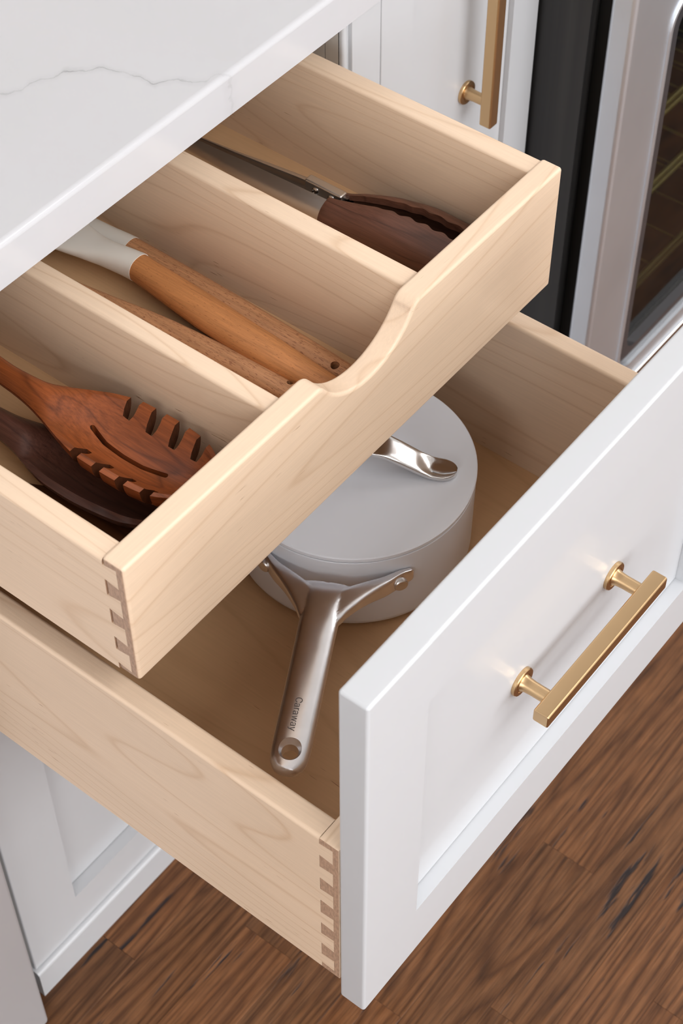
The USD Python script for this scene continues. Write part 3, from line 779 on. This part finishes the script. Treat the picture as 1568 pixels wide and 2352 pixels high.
# plain beech-handled tool behind it, a hanging hole through the end
hB = [(.0380, .2520, -.0838, .003, .003), (.0390, .2520, -.0838, .0062, .0062), (.0430, .2520, -.0838, .0080, .0080), (.08, .2528, -.0836, .0092, .0088), (.13, .2544, -.0835, .0096, .0090), (.18, .2556, -.0834, .0096, .0090), (.2405, .2566, -.0832, .0090, .0088)]
sB = thing('silicone_turner', 'speckled beech handled turner with a white neck, behind the thick spatula', 'turner', (.254, .14, -.093))
hb = man(rod(hB)) - cyl((.2497, .0520, -.10), (.2497-.0, .0520, -.05), .0030, seg=28)
obj('handle', hb, BEECH2, sB, label='speckled beech handle with a hole')
nB = [(.2370, .2566, -.0832, .006, .006), (.2374, .2566, -.0832, .0093, .0090), (.26, .2555, -.0830, .0086, .0082), (.30, .2540, -.0830, .0096, .0060), (.33, .2530, -.084, .0135, .0040), (.40, .2530, -.086, .0135, .0030), (.41, .2530, -.086, .006, .001)]
obj('silicone_head', rod(nB, 60), SILICONE, sB, label='white silicone neck and blade')
# slim pale handle against the left divider
hC = [(.0520, .2165, -.0840, .003, .003), (.0530, .2165, -.0840, .006, .006), (.0580, .2165, -.0840, .0080, .0080), (.10, .2152, -.0838, .0090, .0088), (.16, .2118, -.0837, .0085, .0083), (.22, .2035, -.0836, .0078, .0078), (.29, .1930, -.0835, .0075, .0075)]
sC = thing('silicone_spoon', 'slim pale beech handled spoon lying against the left divider of the middle bay', 'spoon', (.212, .14, -.093))
hc = man(rod(hC)) - cyl((.2200, .0655, -.10), (.2200, .0655, -.05), .0022, seg=24)
obj('handle', hc, BEECH2, sC, label='slim pale beech handle with a hole')
nC = [(.2860, .1935, -.0835, .0082, .0080), (.31, .1900, -.083, .0080, .0070), (.335, .1870, -.083, .0150, .0055), (.37, .1850, -.083, .0210, .0050), (.40, .1850, -.083, .0170, .0040), (.412, .1850, -.083, .005, .001)]
obj('silicone_head', rod(nC, 50), SILICONE, sC, label='white silicone bowl')


# tongs
def arc_shell(tab, sgn, th, n=50, m=14, a0=-88, a1=88, wav=0.0, waven=0.018, thick_tab=None):
    """Half-tube along y: tab rows y, xc, zc, radius x, radius z; opens towards -sgn*x."""
    tab = np.array(tab, float); tab = tab[np.argsort(tab[:, 0])]
    rings = []
    for yy in np.linspace(tab[0, 0], tab[-1, 0], n):
        row = smooth_table(tab, yy); xc, zc, rx, rz = row[:4]
        t = th if len(row) < 5 else row[4]
        w = wav*math.sin(yy*2*math.pi/waven)*min(1, max(0, (.118-yy)/.02)) if wav else 0
        A = np.radians(np.linspace(a0, a1+(w*1000*3.0), m))
        o = [(xc+sgn*rx*math.cos(a), yy, zc+rz*math.sin(a)) for a in A]
        i = [(xc+sgn*(max(rx-t, .0003))*math.cos(a), yy, zc+max(rz-t, .0003)*math.sin(a)) for a in A[::-1]]
        rings.append(o+i)
    return loft(rings)


tg = thing('tongs', 'steel kitchen tongs with dark walnut scalloped grips, in the right-hand bay', 'tongs', (.365, .15, -.093))
nearT = [(.149, .3668, -.0785, .0128, .0122), (.17, .3660, -.0785, .0130, .0120), (.22, .3648, -.0790, .0120, .0115), (.255, .3645, -.0795, .0090, .0100), (.300, .3640, -.080, .0060, .0090), (.40, .3640, -.081, .0050, .0085), (.46, .3640, -.081, .0045, .0085)]
obj('arm', arc_shell(nearT, -1, .0012), SATIN, tg, label='near steel arm')
farT = [(.140, .3752, -.0780, .0110, .0115), (.175, .3735, -.0780, .0100, .0112), (.21, .3705, -.0785, .0090, .0108), (.245, .3680, -.0790, .0062, .0100), (.300, .3660, -.080, .0040, .0090), (.40, .3655, -.081, .0035, .0085), (.46, .3650, -.081, .0032, .0085)]
fa = obj('arm', arc_shell(farT, 1, .0012), SATIN, tg, label='far steel arm')
obj('ferrule', rbx(.3722, .3800, .1430, .1760, -.0850, -.0645, .0015).rotate((0, 0, 0)), SATIN, fa)
for yy in (.1660, .1520):
    obj('screw', lathe([(0, 0), (.0028, 0), (.0028, .0008), (.0018, .0014), (.0012, .0009), (0, .0009)], (.3722, yy, -.0705), (-1, 0, .15), 20), STEEL, fa)
gN = [(.0180, .3790, -.0740, .0200, .0172, .006), (.045, .3785, -.0742, .0215, .0176, .006), (.075, .3780, -.0740, .0215, .0178, .0062), (.105, .3762, -.0748, .0200, .0168, .0062), (.130, .3720, -.0770, .0172, .0148, .006), (.1475, .3685, -.0780, .0152, .0136, .0045), (.1500, .3683, -.0780, .0146, .0132, .0030)]
obj('grip', arc_shell(gN, -1, .006, n=120, m=18, wav=.0009, waven=.014), WALNUT, tg, label='near walnut grip')
gF = [(.0180, .3890, -.0750, .0150, .0165, .0055), (.045, .3900, -.0742, .0165, .0172, .0055), (.075, .3900, -.0740, .0168, .0175, .0055), (.105, .3875, -.0755, .0155, .0160, .0055), (.130, .3815, -.0765, .0120, .0135, .005), (.1440, .3770, -.0775, .0090, .0120, .004), (.1465, .3768, -.0775, .0085, .0116, .003)]
obj('grip', arc_shell(gF, 1, .0055, n=120, m=18, wav=.0009, waven=.015), WALNUT, tg, label='far walnut grip')


# spoons: one loft runs from handle to bowl
def spoon(tab, n=110, m=26, pw=2.4, rim=.985):
    """rows: y, x, z(rim), half width, bottom depth, top depth (negative = bulging), cross tilt."""
    tab = np.array(tab, float); tab = tab[np.argsort(tab[:, 0])]
    rings = []
    s = np.sin(np.linspace(-math.pi/2, math.pi/2, m))
    for yy in np.linspace(tab[0, 0], tab[-1, 0], n):
        x, z, w, D, d, tl = smooth_table(tab, yy)
        bt = [(x+w*q, yy, z-D*math.sqrt(max(0, 1-abs(q)**pw))+tl*q*w) for q in s]
        f = rim if d > 0.003 else .985
        tp_ = [(x+w*q*f, yy, z-d*(1-abs(q)**2.0)+tl*q*w) for q in s[::-1]]
        rings.append(bt+tp_)
    return loft(rings)


ds = thing('serving_spoon', 'dark brown wooden serving spoon with a deep bowl, beneath the slotted pasta spoon', 'spoon', (.083, .15, -.093))
obj('bowl', spoon([(.0440, .0960, -.0690, .0040, .004, -.001, 0), (.0475, .0945, -.0705, .0150, .010, .004, -.02), (.0560, .0930, -.0725, .0215, .0130, .010, -.03), (.0750, .0900, -.0730, .0275, .0150, .0120, -.04), (.1000, .0870, -.0730, .0285, .0155, .0125, -.04), (.1250, .0840, -.0720, .0265, .0150, .0110, -.03), (.1450, .0815, -.0715, .0205, .0140, .0060, 0), (.1620, .0795, -.0715, .0138, .0110, -.0040, 0), (.1850, .0785, -.0720, .0098, .0090, -.0075, 0), (.2200, .0790, -.0735, .0080, .0082, -.0075, 0), (.3200, .0820, -.0785, .0080, .0080, -.0075, 0), (.3960, .0850, -.0835, .0085, .0080, -.0075, 0), (.4000, .0850, -.0835, .0040, .0040, -.003, 0)], pw=2.6, rim=.80), DARKW, ds)
bs = thing('wooden_spatula', 'mid-brown flat wooden spatula lying lowest in the left bay, under the dark spoon', 'spatula', (.06, .13, -.093))
obj('blade', spoon([(.0240, .0660, -.0900, .0100, .0024, -.0008, 0), (.0275, .0655, -.0900, .0240, .0028, -.0010, 0), (.0600, .0630, -.0899, .0280, .0030, -.0012, 0), (.1000, .0560, -.0899, .0260, .0030, -.0014, 0), (.1350, .0490, -.0895, .0190, .0034, -.0020, 0), (.1650, .0430, -.0885, .0105, .0044, -.0040, 0), (.2000, .0380, -.0875, .0080, .0052, -.0055, 0), (.3400, .0300, -.0870, .0075, .0056, -.0055, 0), (.3440, .0300, -.0870, .004, .003, -.003, 0)]), BROWNW, bs)
ps = thing('pasta_spoon', 'red-brown slotted wooden pasta spoon with notched prongs, uppermost in the left bay', 'spoon', (.104, .15, -.093))
pb = man(spoon([(.0395, .1060, -.0530, .0040, .004, -.001, 0), (.0412, .1056, -.0520, .0140, .0110, .0050, 0), (.0480, .1048, -.0505, .0225, .0175, .0110, 0), (.0610, .1038, -.0497, .0280, .0215, .0150, 0), (.0850, .1030, -.0493, .0300, .0232, .0168, 0), (.1090, .1024, -.0493, .0294, .0224, .0154, 0), (.1270, .1014, -.0493, .0252, .0195, .0105, 0), (.1420, .1002, -.0498, .0196, .0158, .0025, 0), (.1560, .0992, -.0506, .0142, .0124, -.0050, 0), (.1720, .0985, -.0515, .0098, .0095, -.0078, 0), (.1900, .0985, -.0515, .0080, .0082, -.0078, 0), (.2200, .1000, -.0500, .0072, .0075, -.0075, 0), (.3200, .1050, -.0450, .0075, .0075, -.0075, 0), (.3960, .1080, -.0410, .0080, .0078, -.0078, 0), (.4000, .1080, -.0410, .004, .004, -.003, 0)], n=190, m=38, pw=3.4, rim=.86))
for yy in (.1140, .0955, .0770, .0590):
    for sgn in (-1, 1):
        gw = .0042 if sgn > 0 else .0032
        nt = Manifold.batch_hull([bx(0, .03, -gw*.6, gw*.6, -.007, .03), bx(.003, .03, -gw*.9, gw*.9, -.0085, .03), bx(.007, .03, -gw, gw, -.016, .03)])
        if sgn < 0:
            nt = nt.mirror((1, 0, 0))
        pb = pb - nt.translate((.1030+sgn*.0165, yy, -.0560))
sl = LineString([(.1030, .1270), (.1004, .1150), (.1000, .1000), (.1010, .0850), (.1045, .0690)]).buffer(.0017, quad_segs=6)
pb = pb - slab(Polygon(sl.exterior.coords), -.10, -.03, frame='xy')
obj('head', pb, MAHOG, ps, smooth=35)
